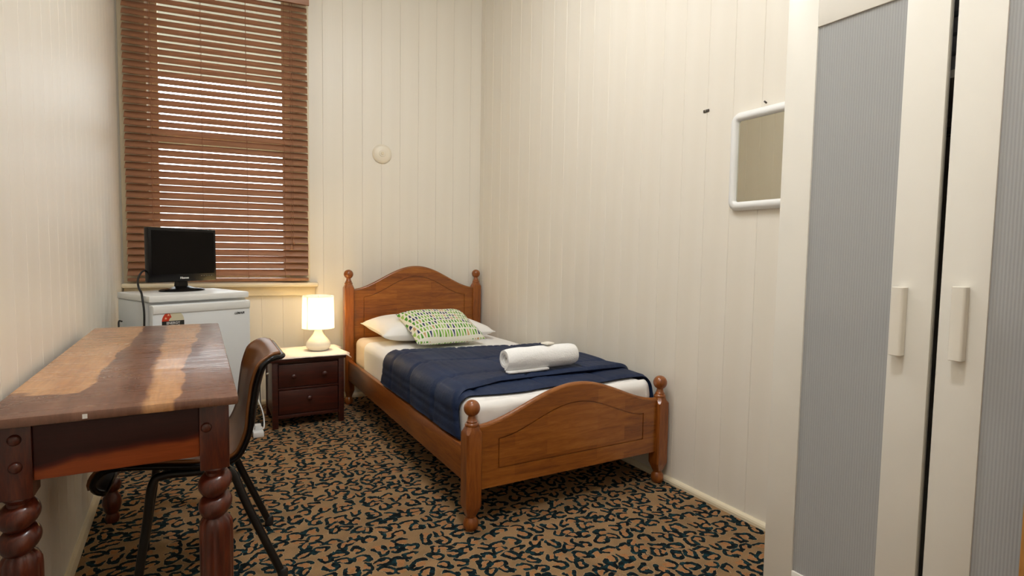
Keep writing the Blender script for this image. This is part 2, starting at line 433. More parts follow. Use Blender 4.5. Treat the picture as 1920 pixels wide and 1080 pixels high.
def wall(name, label, origin, rotz, length, holes=None, th=.09):
    """backing slab whose face lies on y=0 of its own frame; boards stand proud of it"""
    bm = B()
    if holes is None: box(bm, (0, 0, 0), (length, th, ZC))
    elif True:
        (u0, u1, z0, z1) = holes
        box(bm, (-.1, 0, 0), (u0, th, ZC)); box(bm, (u1, 0, 0), (length+.08, th, ZC))
        box(bm, (u0, 0, 0), (u1, th, z0)); box(bm, (u0, 0, z1), (u1, th, ZC))
    w = struct(obj(name, bm, 'wall'), label, 'wall')
    w.location = (origin[0], origin[1], 0); w.rotation_euler.z = rotz
    return w
# right wall: local x runs towards -y
LR = D-YN
wr = wall('wall_right', 'cream painted vertical board wall beside the bed', (XR+BT, D+.1), -PI/2, LR+.1)
sp = []; u = .165; sp.append((0, u, 0, ZC))
while u < LR+.09:
    w = min(BD, LR+.1-u); sp.append((u, w, 0, ZC)); u += w
boards(wr, sp)
# left wall: local x runs towards +y
xa, ya, xb_, yb_ = xl(YN), YN, xl(4.42), 4.42
LL = math.hypot(xb_-xa, yb_-ya); la = math.atan2(yb_-ya, xb_-xa)
wl = wall('wall_left', 'cream painted vertical board wall behind the desk', (xa-BT, ya), la, LL)
sp = []; u = 0
while u < LL-.01:
    w = min(BD, LL-u); sp.append((u, w, 0, ZC)); u += w
boards(wl, sp)
# back wall with the window opening
cb, sb = math.cos(bang), math.sin(bang)
X0 = -.445
LB = (XR-X0)/cb
def ub(x): return (x-X0)/cb
WX0, WX1, WZ0, WZ1 = -.265, .565, .86, 2.90
wbk = wall('wall_back', 'cream painted vertical board wall with the window', (X0-sb*BT, yb(X0)+cb*BT), bang, LB, (ub(WX0), ub(WX1), WZ0, WZ1), .12)
sp = []; u = ub(.786)-BD*12
u0 = u
while u < LB-.005:
    a, b = max(u, 0), min(u+BD, LB); u += BD
    if b-a < .01: continue
    ua, uc = ub(WX0), ub(WX1)
    if b <= ua or a >= uc: sp.append((a, b-a, 0, ZC)); continue
    if a < ua: sp.append((a, ua-a, WZ0, WZ1)) if ua-a > .012 else None
    if b > uc: sp.append((uc, b-uc, WZ0, WZ1)) if b-uc > .012 else None
    sp.append((a, b-a, 0, WZ0)); sp.append((a, b-a, WZ1, ZC))
boards(wbk, sp)
wf = struct(obj('wall_front', box(B(), (-.62, YN-.1, 0), (2.1, YN, ZC)), 'wall'), 'plain cream wall at the door end of the room', 'wall')
# skirtings
def skirt(name, a, b, h, t, side):
    dx, dy = b[0]-a[0], b[1]-a[1]; L = math.hypot(dx, dy)
    bm = B(); prism(bm, [(0, 0), (0, h), (-t*.35, h), (-t*.8, h*.75), (-t, h*.45), (-t, 0)], 0, L, 'x')
    o = struct(obj(name, bm, 'trim'), 'low cream skirting along the '+side+' wall', 'skirting'); o.location = (a[0], a[1], 0); o.rotation_euler.z = math.atan2(dy, dx)
skirt('baseboard_right', (XR, D), (XR, YN), .026, .018, 'right')
skirt('baseboard_left', (xl(YN), YN), (xl(4.3), 4.3), .045, .014, 'left')
skirt('baseboard_back', (X0, yb(X0)), (XR, D), .03, .018, 'back')

# window in the back wall's own frame (x along the wall, -y into the room)
win = thing('window_1', 'tall double hung window behind the brown venetian blind', 'window', (X0, yb(X0), 0), bang); win['kind'] = 'structure'
U0, U1 = ub(WX0), ub(WX1)
for (a, b) in ((U0-.15, U0), (U1, U1+.13)):
    part('architrave', (a, -.018, WZ0-.0), (b, -.001, WZ1+.12), 'trim', win, .005)
part('architrave', (U0, -.018, WZ1), (U1, -.001, WZ1+.12), 'trim', win, .005)
part('window_sill', (U0-.155, -.075, WZ0-.032), (U1+.185, .09, WZ0), 'trim', win, .012)
part('apron_board', (U0-.15, -.028, WZ0-.095), (U1+.165, -.001, WZ0-.033), 'trim', win, .006)
for (z0, z1, y) in ((WZ0, 1.84, .07), (1.76, WZ1, .105)):
    s = obj('sash', box(box(box(box(B(), (U0, y-.018, z0), (U0+.045, y+.018, z1)), (U1-.045, y-.018, z0), (U1, y+.018, z1)), (U0, y-.018, z0), (U1, y+.018, z0+(.06 if z0 < 1 else .045))), (U0, y-.018, z1-.05), (U1, y+.018, z1)), 'trim', win)
    obj('pane', box(B(), (U0+.04, y-.002, z0+.04), (U1-.04, y+.002, z1-.04)), 'glass', s)

# outside: verandah roof, neighbour's wall, ground
aw = B(); n = 60
for k in range(2):
    pass
rowA = []
for i in range(n+1):
    x = -2.6+5.4*i/n; c = .018*math.sin(i*PI/1.0*.999+.5)*1
    rowA.append([aw.verts.new((x, 4.56, 2.99+c)), aw.verts.new((x, 6.3, 2.74+c)), aw.verts.new((x, 6.3, 2.725+c)), aw.verts.new((x, 4.56, 2.975+c))])
for a, b in zip(rowA, rowA[1:]):
    for k in range(4): aw.faces.new((a[k], a[(k+1) % 4], b[(k+1) % 4], b[k]))
aw.faces.new(rowA[0]); aw.faces.new(rowA[-1][::-1])
tag(obj('awning', aw, 'awning', None, 30), 'beige corrugated verandah roof outside the upper window', 'awning')
nb = thing('neighbouring_house', 'pale house wall seen through the blind outside the window', 'house', (-1, 11, 0))
for k in range(14): part('weatherboard', (-3.5, -.02+.004*(k % 2), -.6+k*.17), (3.6, .1, -.6+(k+1)*.17-.012), 'facade', nb, 0)
obj('roof', prism(B(), [(-3.8, 1.78), (3.9, 1.78), (3.4, 2.2), (-3.3, 2.2)], -.3, 3), 'roof_out', nb)
struct(obj('ground', box(B(), (-9, 4.55, -.8), (9, 16, -.7)), 'ground_out'), 'pale ground outside the window', 'ground')

# ------------------------------------------------------------------ two unseen dome lights, added in place of flash bounced off the ceiling
def dome(loc, power, label):
    t = thing('bounce_fill_light', label, 'light', loc, 0, 'added fill domes out of view')
    mat = emis('fill_diffuser', (.965, .985, 1, 1), power)
    obj('rim', lathe(B(), [(.20, -.03), (.23, -.03), (.23, -.001), (.20, -.001)], 32), 'chrome', t, 40)
    obj('diffuser', lathe(B(), [(0, -.12), (.08, -.112), (.15, -.085), (.195, -.04), (.198, -.004), (0, -.004)], 16), mat, t, 60)
dome((.80, 2.15, ZC), 29.0, 'added round fill dome, out of view on the ceiling above the bed end')
dome((.34, .55, ZC), 33.0, 'added round fill dome, out of view, brightening the wardrobe')

# ------------------------------------------------------------------ open door beside the camera
dr = thing('door_1', 'varnished timber door standing open at the right edge', 'door', (1.383, .4183, 0)); dr['kind'] = 'structure'
part('door_leaf', (0, -.82, .01), (.036, 0, 2.04), 'door', dr, .002)
kn = obj('door_knob', lathe(B(), [(0, 0), (.024, 0), (.024, .006), (.01, .012), (.01, .035), (.026, .05), (.026, .066), (0, .075)], 20), 'chrome', dr, 40, (0, -.07, 1.0)); kn.rotation_euler = (0, -PI/2, 0)

# ------------------------------------------------------------------ wardrobe
WXF = 1.45
wd = thing('wardrobe', 'tall white wardrobe with two grey fluted panel doors', 'wardrobe', (0, 0, 0))
WY0, WY1, WZT = .225, 1.013, 1.87
bx = WXF+.02
part('side_panel', (bx, WY1-.016, 0), (XR-.025, WY1, WZT), 'white', wd, .001)
part('side_panel', (bx, WY0, 0), (XR-.025, WY0+.016, WZT), 'white', wd, .001)
part('top_panel', (bx, WY0+.016, WZT-.02), (XR-.025, WY1-.016, WZT), 'white', wd, .001)
part('bottom_panel', (bx, WY0+.016, .07), (XR-.025, WY1-.016, .088), 'white', wd, .001)
part('plinth', (bx+.02, WY0+.016, 0), (bx+.036, WY1-.016, .07), 'white', wd, .001)
part('back_panel', (XR-.031, WY0+.016, .088), (XR-.025, WY1-.016, WZT-.02), 'white', wd, 0)
part('shelf', (bx+.03, WY0+.016, 1.502), (XR-.032, WY1-.016, 1.52), 'white', wd, .001)
obj('hanging_rail', tube(B(), [(1.70, WY0+.016, 1.42), (1.70, WY1-.016, 1.42)], .013, 12), 'chrome', wd, 60)
def wdoor(y0, y1, hy, hz):
    z0, z1 = .075, WZT-.01; sw = .0875
    d = bpy.data.objects.new('door', None); COL.objects.link(d); d.parent = wd
    for (a, b, c, e) in ((y0, y0+sw, z0, z1), (y1-sw, y1, z0, z1)): part('stile', (WXF, a, c), (WXF+.018, b, e), 'white', d, .0012)
    for (c, e) in ((z0, .202), (1.703, z1)): part('rail', (WXF, y0+sw, c), (WXF+.018, y1-sw, e), 'white', d, .0012)
    part('fluted_panel', (WXF+.005, y0+sw-.005, .195), (WXF+.013, y1-sw+.005, 1.71), 'flute', d, 0)
    # block handle with a finger recess behind its outer side
    h = B(); prism(h, [(WXF, hy-.011), (WXF-.022, hy-.013), (WXF-.026, hy-.009), (WXF-.026, hy+.011), (WXF-.022, hy+.014), (WXF, hy+.008)], hz-.081, hz+.081, 'z')
    bmesh.ops.bevel(h, geom=[e for e in h.edges], offset=.0012, segments=1, affect='EDGES')
    obj('handle', h, 'handle', d, 30)
GAP = .6205
wdoor(GAP+.001, WY1, .683, .942)
wdoor(WY0, GAP-.0140, .563, .950)
def folded(name, lo, hi, n, mat, label):
    t = thing(name, label, 'blanket', (0, 0, lo[2])); h = (hi[2]-lo[2])/n
    for k in range(n):
        e = random.uniform(-.006, .006)
        part('fold', (lo[0]+e, lo[1]+e, h*k), (hi[0]+e, hi[1]+e, h*(k+1)-.001), mat, t, h*.4)
folded('folded_blanket', (1.53, .50, 1.521), (1.85, .86, 1.70), 4, 'grey_cloth', 'folded grey blanket on the wardrobe shelf behind the door gap')
folded('folded_blanket', (1.54, .52, 1.702), (1.84, .84, 1.80), 2, 'purple_cloth', 'dark mauve blanket on top of the grey one in the wardrobe')

# ------------------------------------------------------------------ mirror, hook, nail, wall disc
mr = thing('wall_mirror', 'white framed rounded mirror on the cream wall beside the wardrobe', 'mirror', (XR, 1.385, 1.478))
def rrect(hw, hh, r, n=6):
    out = []
    for (sx, sy, a0) in ((1, 1, 0), (-1, 1, PI/2), (-1, -1, PI), (1, -1, 3*PI/2)):
        for k in range(n+1):
            a = a0+k*PI/2/n; out.append((sx*(hw-r)+r*math.cos(a), sy*(hh-r)+r*math.sin(a)))
    return out
HW, HH = .212, .200
prof = [(0, -.001), (0, -.014), (.008, -.025), (.019, -.029), (.029, -.027), (.035, -.018), (.036, -.010)]   # inset, x
bm = B(); loops = []
for (ins, px) in prof:
    loops.append([bm.verts.new((px, p[0], p[1])) for p in rrect(HW-ins, HH-ins, max(.006, .04-ins*.9))])
for a, b in zip(loops, loops[1:]):
    for i in range(len(a)): j = (i+1) % len(a); bm.faces.new((a[i], a[j], b[j], b[i]))
bm.faces.new(loops[0])
obj('frame', bm, 'mirror_frame', mr, 50)
obj('mirror_glass', prism(B(), rrect(HW-.034, HH-.034, .018), -.0125, -.010, 'x'), 'mirror', mr)
nl = obj('nail', tube(B(), [(XR+.004, 1.448, 1.694), (XR-.012, 1.448, 1.699)], .0035, 8), 'hole', None, 60)
tag(nl, 'small brown nail in the wall above the mirror', 'nail')
hk = thing('wall_screw', 'small dark screw fixing in the wall left of the mirror', 'screw', (XR, 1.745, 1.726))
obj('plate', box(B(), (-.004, -.016, -.006), (0, .016, .006), .002), 'hole', hk, 40)
obj('screw_head', tube(B(), [(-.003, 0, 0), (-.009, 0, 0)], .004, 8), 'chrome', hk, 60)
vt = thing('wall_disc', 'round cream plastic disc fixed on the wall above the bed', 'fitting', (1.197, yb(1.197), 1.805), bang)
o = obj('dome', lathe(B(), [(0, 0), (.070, 0), (.070, .008), (.064, .016), (.050, .022), (.024, .026), (.022, .030), (0, .031)], 32), 'vent', vt, 30); o.rotation_euler = (PI/2, 0, 0)
o = obj('centre_button', lathe(B(), [(0, .030), (.012, .030), (.011, .036), (0, .037)], 16), 'trim', vt, 30); o.rotation_euler = (PI/2, 0, 0)

# ------------------------------------------------------------------ venetian blind
bl = thing('venetian_blind', 'brown timber venetian blind hanging over the window', 'blind', (X0, yb(X0), 0), bang)
S0, S1 = ub(-.38), ub(.683)
yo = -.060; pitch = .0448; SWD = .050; TA = math.radians(54)
prof = []
for k in range(5):
    s = -.5+k/4; prof.append((s*SWD, .0022*(1-4*s*s)))
bm = B(); ca, sa = math.cos(TA), math.sin(TA)
# s<0 is the room side (low), s>0 the window side (high)
pts = [(p[0]*ca - p[1]*sa, p[0]*sa + p[1]*ca) for p in prof] + [(p[0]*ca-(p[1]-.0028)*sa, p[0]*sa+(p[1]-.0028)*ca) for p in prof[::-1]]
prism(bm, pts, S0, S1, 'x')
bmesh.ops.recalc_face_normals(bm, faces=bm.faces)
sm = bpy.data.meshes.new('slat'); bm.to_mesh(sm); bm.free(); sm.materials.append(M['slat'])
z = .930; k = 0
while z < 2.79:
    o = bpy.data.objects.new('slat', sm); COL.objects.link(o); o.parent = bl
    o.location = (random.uniform(-.0025, .0025), yo, z); o.rotation_euler = (random.uniform(-.03, .03), random.uniform(-.0012, .0012), 0)
    z += pitch
part('bottom_rail', (S0, yo-.024, .872), (S1, yo+.024, .892), 'slat', bl, .003)
part('valance', (S0-.01, yo-.045, 2.742), (S1+.014, yo-.030, 2.83), 'slat', bl, .003)
part('head_rail', (S0, yo-.028, 2.80), (S1, yo+.030, 2.86), 'slat', bl, .003)
for x in (-.235, .045, .305, .535):
    u = ub(x)
    for dy in (-.021, .021): obj('ladder_cord', tube(B(), [(u, yo+dy, .89), (u, yo+dy, 2.80)], .0011, 5), 'cord', bl)
for x, zb in ((.575, 1.12), (.588, 1.16)):
    u = ub(x); c = obj('pull_cord', tube(B(), [(u, yo-.034, zb), (u, yo-.034, 2.80)], .0012, 5), 'cord', bl)
    obj('tassel', lathe(B(), [(0, -.035), (.008, -.033), (.006, -.005), (.002, 0), (0, 0)], 12, (u, yo-.034, zb)), 'slat', c, 50)

# ------------------------------------------------------------------ bed
BXL, BXR, BYF, BYH = .9156, 1.9055, 1.9166, 3.945
bed = thing('single_bed', 'honey stained wooden single bed with arched headboard and ball finials', 'bed', (0, 0, 0))
PW = .033
def post(x, y, H):
    p = bpy.data.objects.new('post', None)
    bm = B(); zt = H-.105; zb = .075
    lv = [(zb-.016, .020), (zb+.018, PW-.002), (zb+.024, PW), (zt-.024, PW), (zt-.010, PW-.004), (zt+.004, .023)]
    rings = []
    for (z, h) in lv:
        c = min(.006, h*.35) if h > .03 else h*.45
        rings.append([bm.verts.new((x+a, y+b, z)) for (a, b) in ((h, -h+c), (h, h-c), (h-c, h), (-h+c, h), (-h, h-c), (-h, -h+c), (-h+c, -h), (h-c, -h))])
    for a, b in zip(rings, rings[1:]):
        for i in range(8): bm.faces.new((a[i], a[(i+1) % 8], b[(i+1) % 8], b[i]))
    bm.faces.new(rings[0][::-1]); bm.faces.new(rings[-1])
    o = obj('post', bm, 'bed_z', bed, 25)
    R = .0325; bc = H-R
    prof = [(0, zt+.002), (.026, zt+.002), (.028, zt+.008), (.026, zt+.013), (.021, zt+.017), (.022, zt+.022), (.017, zt+.028)]
    for k in range(2, 15):
        a = -PI/2+k*PI/14
        if R*math.cos(a) > .013 or k > 7: prof.append((max(0, R*math.cos(a)), bc+R*math.sin(a)))
    prof[-1] = (0, H)
    obj('finial', lathe(B(), prof, 24, (x, y, 0)), 'bed_z', o, 40)
    obj('foot', lathe(B(), [(0, 0), (.020, 0), (.028, .010), (.031, .024), (.028, .040), (.020, .052), (.022, .062), (0, .064)], 24, (x, y, 0)), 'bed_z', o, 40)
    return o
for (x, y, H) in ((BXL, BYF, .5176), (BXR, BYF, .5176), (BXL, BYH, .955), (BXR, BYH, .955)): post(x, y, H)
def endboard(name, y, zb, ze, zp, pz0, pze, pzp, mat, bot_in=.075):
    x0, x1 = BXL+PW-.004, BXR-PW+.004; xc = (x0+x1)/2; hw = (x1-x0)/2
    def arch(e, p, h): 
        def f(x):
            t = max(-1, min(1, (x-xc)/h)); return e+(p-e)*(.5*(1+math.cos(PI*t)))**.88
        return f
    top = arch(ze, zp, hw); bot = lambda x: zb
    pi0, pi1 = x0+bot_in, x1-bot_in
    ptop = arch(pze, pzp, (pi1-pi0)/2); pbot = lambda x: pz0; g = .0028
    N = 48; X = lambda a, b, n=N: [a+(b-a)*i/n for i in range(n+1)]
    bm = B(); strip(bm, X(x0, x1), bot, top, y-.008, y+.016)
    o = obj(name, bm, mat, bed, 30)
    bm = B()
    strip(bm, X(x0, pi0-g, 6), bot, top, y-.0135, y-.0081); strip(bm, X(pi1+g, x1, 6), bot, top, y-.0135, y-.0081)
    strip(bm, X(pi0-g, pi1+g), lambda x: ptop(x)+g, top, y-.0135, y-.0081)
    strip(bm, X(pi0-g, pi1+g), bot, lambda x: pz0-g, y-.0135, y-.0081)
    bmesh.ops.remove_doubles(bm, verts=bm.verts, dist=1e-5)
    obj('frame_face', bm, mat, o, 30)
    obj('panel', strip(B(), X(pi0+g, pi1-g), lambda x: pz0+g, lambda x: ptop(x)-g, y-.0135, y-.0081), mat, o, 30)
    # rounded top edge
    bm = B(); xs = X(x0, x1); tube(bm, [(x, y+.001, top(x)-.004) for x in xs], .0148, 10); obj('top_edge', bm, 'bed', o, 60)
endboard('headboard', BYH, .22, .808, .972, .36, .762, .905, 'bed_x')
endboard('footboard', BYF, .158, .405, .528, .232, .352, .455, 'bed_x', .085)
for x in (BXL, BXR):
    part('side_rail', (x-.013, BYF+PW-.004, .178), (x+.013, BYH-PW+.004, .318), 'bed_y', bed, .004)
for k in range(7): part('slat', (BXL+.013, 2.08+k*.27, .255), (BXR-.013, 2.15+k*.27, .272), 'bed', bed, .002)

# mattress and bedding
def softbox(bm, lo, hi, r, nx, ny, nz, amp=.004, seed=0, freq=6):
    """rounded box as a sphere-like grid with soft wobble"""
    c = [(a+b)/2 for a, b in zip(lo, hi)]; h = [(b-a)/2 for a, b in zip(lo, hi)]
    res = bmesh.ops.create_cube(bm, size=2)
    n = max(nx, 1)
    bmesh.ops.subdivide_edges(bm, edges=bm.edges[:], cuts=n, use_grid_fill=True)
    for v in bm.verts:
        q = [v.co[i]*h[i] for i in range(3)]
        core = [max(-(h[i]-r), min(h[i]-r, q[i])) for i in range(3)]
        d = Vector([q[i]-core[i] for i in range(3)])
        if d.length > 1e-6: d = d.normalized()*r
        p = Vector(core)+d+Vector(c)
        nv = noise.noise_vector(p*freq+Vector((seed, 0, 0)))
        v.co = p+nv*amp
    return bm
MZ = .482
mt = obj('mattress', softbox(B(), (.945, 1.965, .274), (1.876, 3.90, MZ), .045, 40, 0, 0, .002, 3), 'mattress', None, 70)
tag(mt, 'cream mattress lying on the wooden bed frame', 'mattress')

def drape(x0, x1, zt, zl, zr, ya, yb2, T, r, nu=90, nv=60, hfun=None, far=None, near=None, wob=.004, seed=0):
    """cloth of thickness T over the bed: left hem at zl, top at zt, right hem at zr"""
    path = []
    def add(a, b, n):
        for k in range(n): u = k/n; path.append((a[0]+(b[0]-a[0])*u, a[1]+(b[1]-a[1])*u))
    n1, n2 = 14, nu
    add((x0-.004, zl), (x0, zt-r), n1)
    for k in range(8):
        a = PI-k*PI/16; path.append((x0+r+r*math.cos(a), zt-r+r*math.sin(a)))
    add((x0+r, zt), (x1-r, zt), n2)
    for k in range(8):
        a = PI/2-k*PI/16; path.append((x1-r+r*math.cos(a), zt-r+r*math.sin(a)))
    add((x1, zt-r), (x1+.004, zr), n1); path.append((x1+.004, zr))
    # arc length and normals
    L = [0]
    for a, b in zip(path, path[1:]): L.append(L[-1]+math.hypot(b[0]-a[0], b[1]-a[1]))
    nrm = []
    for i in range(len(path)):
        a, b = path[max(0, i-1)], path[min(len(path)-1, i+1)]; t = Vector((b[0]-a[0], b[1]-a[1])).normalized(); nrm.append((-t.y, t.x))
    bm = B(); up, lo = [], []
    for i, (px, pz) in enumerate(path):
        s = L[i]/L[-1]; cu, cl = [], []
        y0 = ya + (near(s) if near else 0); y1 = yb2 + (far(s) if far else 0)
        for j in range(nv+1):
            v = j/nv; y = y0+(y1-y0)*v
            edge = min(1, min((y-y0), (y1-y))/ (T*.5)); eu = min(1, min(L[i], L[-1]-L[i])/(T*.5))
            e = math.sqrt(max(0, 1-(1-max(0, edge))**2))*math.sqrt(max(0, 1-(1-max(0, eu))**2))
            hh = (hfun(L[i], y) if hfun else 0)
            w = noise.noise(Vector((px*5, y*5, pz*5+seed)))*wob
            tt = T*.5*e
            out = T*.5+w
            cu.append(bm.verts.new((px+nrm[i][0]*(out+tt+hh*e), y, pz+nrm[i][1]*(out+tt+hh*e))))
            cl.append(bm.verts.new((px+nrm[i][0]*(out-tt), y, pz+nrm[i][1]*(out-tt))))
        up.append(cu); lo.append(cl)
    for i in range(len(path)-1):
        for j in range(nv):
            bm.faces.new((up[i][j], up[i+1][j], up[i+1][j+1], up[i][j+1]))
            bm.faces.new((lo[i][j], lo[i][j+1], lo[i+1][j+1], lo[i+1][j]))
    for i in range(len(path)-1):
        bm.faces.new((up[i][0], lo[i][0], lo[i+1][0], up[i+1][0])); bm.faces.new((up[i][nv], up[i+1][nv], lo[i+1][nv], lo[i][nv]))
    for j in range(nv):
        bm.faces.new((up[0][j], up[0][j+1], lo[0][j+1], lo[0][j])); bm.faces.new((up[-1][j], lo[-1][j], lo[-1][j+1], up[-1][j+1]))
    bmesh.ops.remove_doubles(bm, verts=bm.verts, dist=1e-5)
    return bm
sh = drape(.941, 1.880, MZ+.001, .30, .33, 1.990, 3.60, .004, .045, 60, 40, None, lambda s: .10*s, None, .003, 2)
# the sheet is tucked over the foot end of the mattress
so = obj('white_sheet', sh, 'linen', None, 60); tag(so, 'white sheet stretched over the mattress under the navy quilt', 'sheet')
bm = B(); nx_, nz_ = 50, 16; G = []
for i in range(nx_+1):
    x = .95+.92*i/nx_; c = []
    for j in range(nz_+1):
        v = j/nz_; a = min(1, v/.35)*PI/2
        y = 1.992+.0-.036*math.sin(a); z = MZ+.006-.036*(1-math.cos(a))-max(0, v-.35)/.65*.155
        w = .010*noise.noise(Vector((x*9+z*9, z*5, 3)))+.006*noise.noise(Vector((x*22-z*18, z*9, 1)))
        c.append(bm.verts.new((x, y-abs(w)*min(1, v*2), z)))
    G.append(c)
for i in range(nx_):
    for j in range(nz_): bm.faces.new((G[i][j], G[i+1][j], G[i+1][j+1], G[i][j+1]))
se = obj('sheet_end', bm, 'linen', so, 60); md = se.modifiers.new('thick', 'SOLIDIFY'); md.thickness = .003; md.offset = -1

def qh(l, y):
    h = .0
    def line(v, w): return math.exp(-(v/w)**2)
    for yy in (2.30, 2.62, 2.92): h -= .009*line(y-yy, .008)
    for ll in (.22, .55, .88): h -= .009*line(l-ll, .008)
    bandy = ((y-2.30)/.32) % 1; h += .004*math.sin(bandy*PI)
    c = ((l*1.0) % .042)/.042
    h -= .0026*math.exp(-((c-.5)/.12)**2)
    h += .004*noise.noise(Vector((l*9, y*9, 4)))
    return h
ZQ = MZ+.008
lower = drape(.932, 1.918, ZQ, .323, .345, 2.012, 2.45, .016, .05, 90, 24, qh, None, lambda s: .05*max(0, .35-s)/.35+.012*math.sin(s*17)-.03*max(0, s-.75)/.25, .004, 5)
upper = drape(.930, 1.920, ZQ+.017, .322, .335, 2.155, 3.02, .024, .055, 110, 60, qh, lambda s: .12*max(0, .22-s)/.22-.20*max(0, s-.3), lambda s: -.145*max(0, .30-s)/.30+.014*math.sin(s*14+1)-.03*max(0, s-.8), .006, 8)
qt = thing('navy_quilt', 'navy blue quilted blanket draped across the bed', 'quilt', (0, 0, 0))
obj('upper_layer', upper, 'quilt', qt, 60); obj('folded_under_layer', lower, 'quilt', qt, 60)

# pillows
def pillow_bm(w, d, h, seed, n=28, pinch=.06):
    bm = B(); top, bot = [], []
    for i in range(n+1):
        a, b = [], []
        for j in range(n+1):
            u, v = -1+2*i/n, -1+2*j/n
            # edges bow inwards between the pointed corners
            x = w/2*u*(1-pinch*(1-v*v)*abs(u)); y = d/2*v*(1-pinch*(1-u*u)*abs(v))
            t = max(0, (1-u**4)*(1-v**4))**.55
            nz = noise.noise(Vector((x*8+seed, y*8, 0)))
            a.append(bm.verts.new((x, y, h/2*t*(1+.15*nz)+.003))); b.append(bm.verts.new((x, y, -h/2*t*.8-.003)))
        top.append(a); bot.append(b)
    for i in range(n):
        for j in range(n):
            bm.faces.new((top[i][j], top[i+1][j], top[i+1][j+1], top[i][j+1])); bm.faces.new((bot[i][j], bot[i][j+1], bot[i+1][j+1], bot[i+1][j]))
    for k in range(n):
        for (A, Bq) in ((0, 0), (n, n)):
            bm.faces.new((top[A][k], bot[A][k], bot[A][k+1], top[A][k+1])); bm.faces.new((top[k][A], top[k+1][A], bot[k+1][A], bot[k][A]))
    return bm
pw = obj('pillow', pillow_bm(.80, .50, .15, 2), 'linen', None, 80, (1.385, 3.625, MZ+.080)); pw.rotation_euler = (.05, .02, .03)
tag(pw, 'white pillow lying against the headboard', 'pillow')
cu = obj('cushion', pillow_bm(.47, .40, .13, 9, 28, .05), 'cushion', None, 80, (1.372, 3.365, MZ+.120)); cu.rotation_euler = (math.radians(20), .0, math.radians(2))
tag(cu, 'white cushion printed with green and navy wedges on the pillow', 'cushion')

# rolled towel
A0, A1 = Vector((1.225, 2.232, 0)), Vector((1.632, 2.245, 0)); TL = (A1-A0).length
tw = thing('rolled_towel', 'white terry towel rolled up on the navy quilt', 'towel', (A0.x, A0.y, MZ+.053+.058), math.atan2(A1.y-A0.y, A1.x-A0.x))
bm = B(); ns, nl_ = 120, 26; turns = 3.4; th = .0115
Ro, Ri = [], []
for i in range(ns+1):
    s = i/ns; a = s*turns*2*PI; r = .010+(.058-.010)*s
    ang = a-turns*2*PI-PI/2-.25
    if s > .985: pass
    ro, ri = [], []
    for j in range(nl_+1):
        v = j/nl_; x = TL*v
        endf = .018*(1-s)*((1-v)**8 - v**8)           # inner turns sit a little deeper
        sq = 1-.16*max(0, (abs(v-.5)-.40)/.10)**2*s
        rr = r*sq+.0022*noise.noise(Vector((x*18, math.cos(ang)*2, math.sin(ang)*2+7)))*s
        for lst, q in ((ro, rr), (ri, max(.003, rr-th))):
            zz = q*math.sin(ang); zz = max(zz, -.052) 
            lst.append(bm.verts.new((x+endf, q*math.cos(ang), zz)))
    Ro.append(ro); Ri.append(ri)
for i in range(ns):
    for j in range(nl_):
        bm.faces.new((Ro[i][j], Ro[i+1][j], Ro[i+1][j+1], Ro[i][j+1])); bm.faces.new((Ri[i][j], Ri[i][j+1], Ri[i+1][j+1], Ri[i+1][j]))
    bm.faces.new((Ro[i][0], Ri[i][0], Ri[i+1][0], Ro[i+1][0])); bm.faces.new((Ro[i][-1], Ro[i+1][-1], Ri[i+1][-1], Ri[i][-1]))
for j in range(nl_): bm.faces.new((Ro[-1][j], Ro[-1][j+1], Ri[-1][j+1], Ri[-1][j])); bm.faces.new((Ro[0][j], Ri[0][j], Ri[0][j+1], Ro[0][j+1]))
obj('roll', bm, 'towel', tw, 60)
obj('tail', softbox(B(), (.0, -.055, -.058), (TL*.55, -.018, -.046), .005, 8, 0, 0, .002, 5, 20), 'towel', tw, 60)
sp_ = obj('soap_packet', softbox(B(), (-.035, -.02, -.005), (.035, .02, .005), .004, 6, 0, 0, .0015, 4, 30), 'paper', None, 40, (1.475, 2.242, MZ+.053+.058+.060)); sp_.rotation_euler = (.05, .05, .5)
tag(sp_, 'small cream soap packet on top of the rolled towel', 'soap')

# ------------------------------------------------------------------ nightstand, cloth, lamp
NX0, NX1, NY0, NY1, NZ = .372, .795, 3.555, 3.93, .432
ns_ = thing('nightstand', 'dark red-brown bedside cabinet with two drawers', 'nightstand', (0, 0, 0))
part('top', (NX0-.012, NY0-.016, NZ-.022), (NX1+.012, NY1, NZ), 'night', ns_, .005)
for x in (NX0, NX1-.034):
    for y in (NY0, NY1-.034): part('leg', (x, y, 0), (x+.034, y+.034, NZ-.022), 'night', ns_, .003)
for x in (NX0+.006, NX1-.022): part('side_panel', (x, NY0+.034, .06), (x+.016, NY1-.034, NZ-.022), 'night', ns_, .001)
part('back_panel', (NX0+.034, NY1-.020, .06), (NX1-.034, NY1-.008, NZ-.022), 'night', ns_, .001)
for (z0, z1) in ((.06, .082), (.235, .248), (.395, .41)): part('cross_rail', (NX0+.034, NY0+.006, z0), (NX1-.034, NY0+.03, z1), 'night', ns_, .001)
for (z0, z1, ks) in ((.086, .232, ((.5, .62),)), (.251, .392, ((.24, .48), (.76, .5)))):
    d = part('drawer', (NX0+.037, NY0+.003, z0), (NX1-.037, NY1-.04, z1), 'night', ns_, .003)
    for (kx, kz) in ks:
        kb = obj('knob', lathe(B(), [(0, 0), (.010, 0), (.007, .006), (.007, .012), (.015, .018), (.015, .024), (.008, .029), (0, .03)], 20), 'night', d, 40,
            (NX0+.037+(NX1-NX0-.074)*kx, NY0+.003, z0+(z1-z0)*kz)); kb.rotation_euler = (PI/2, 0, 0)
bm = B(); n = 26; G = []
cx0, cx1, cy0, cy1 = NX0-.02, NX1+.05, NY0-.022, NY1-.01
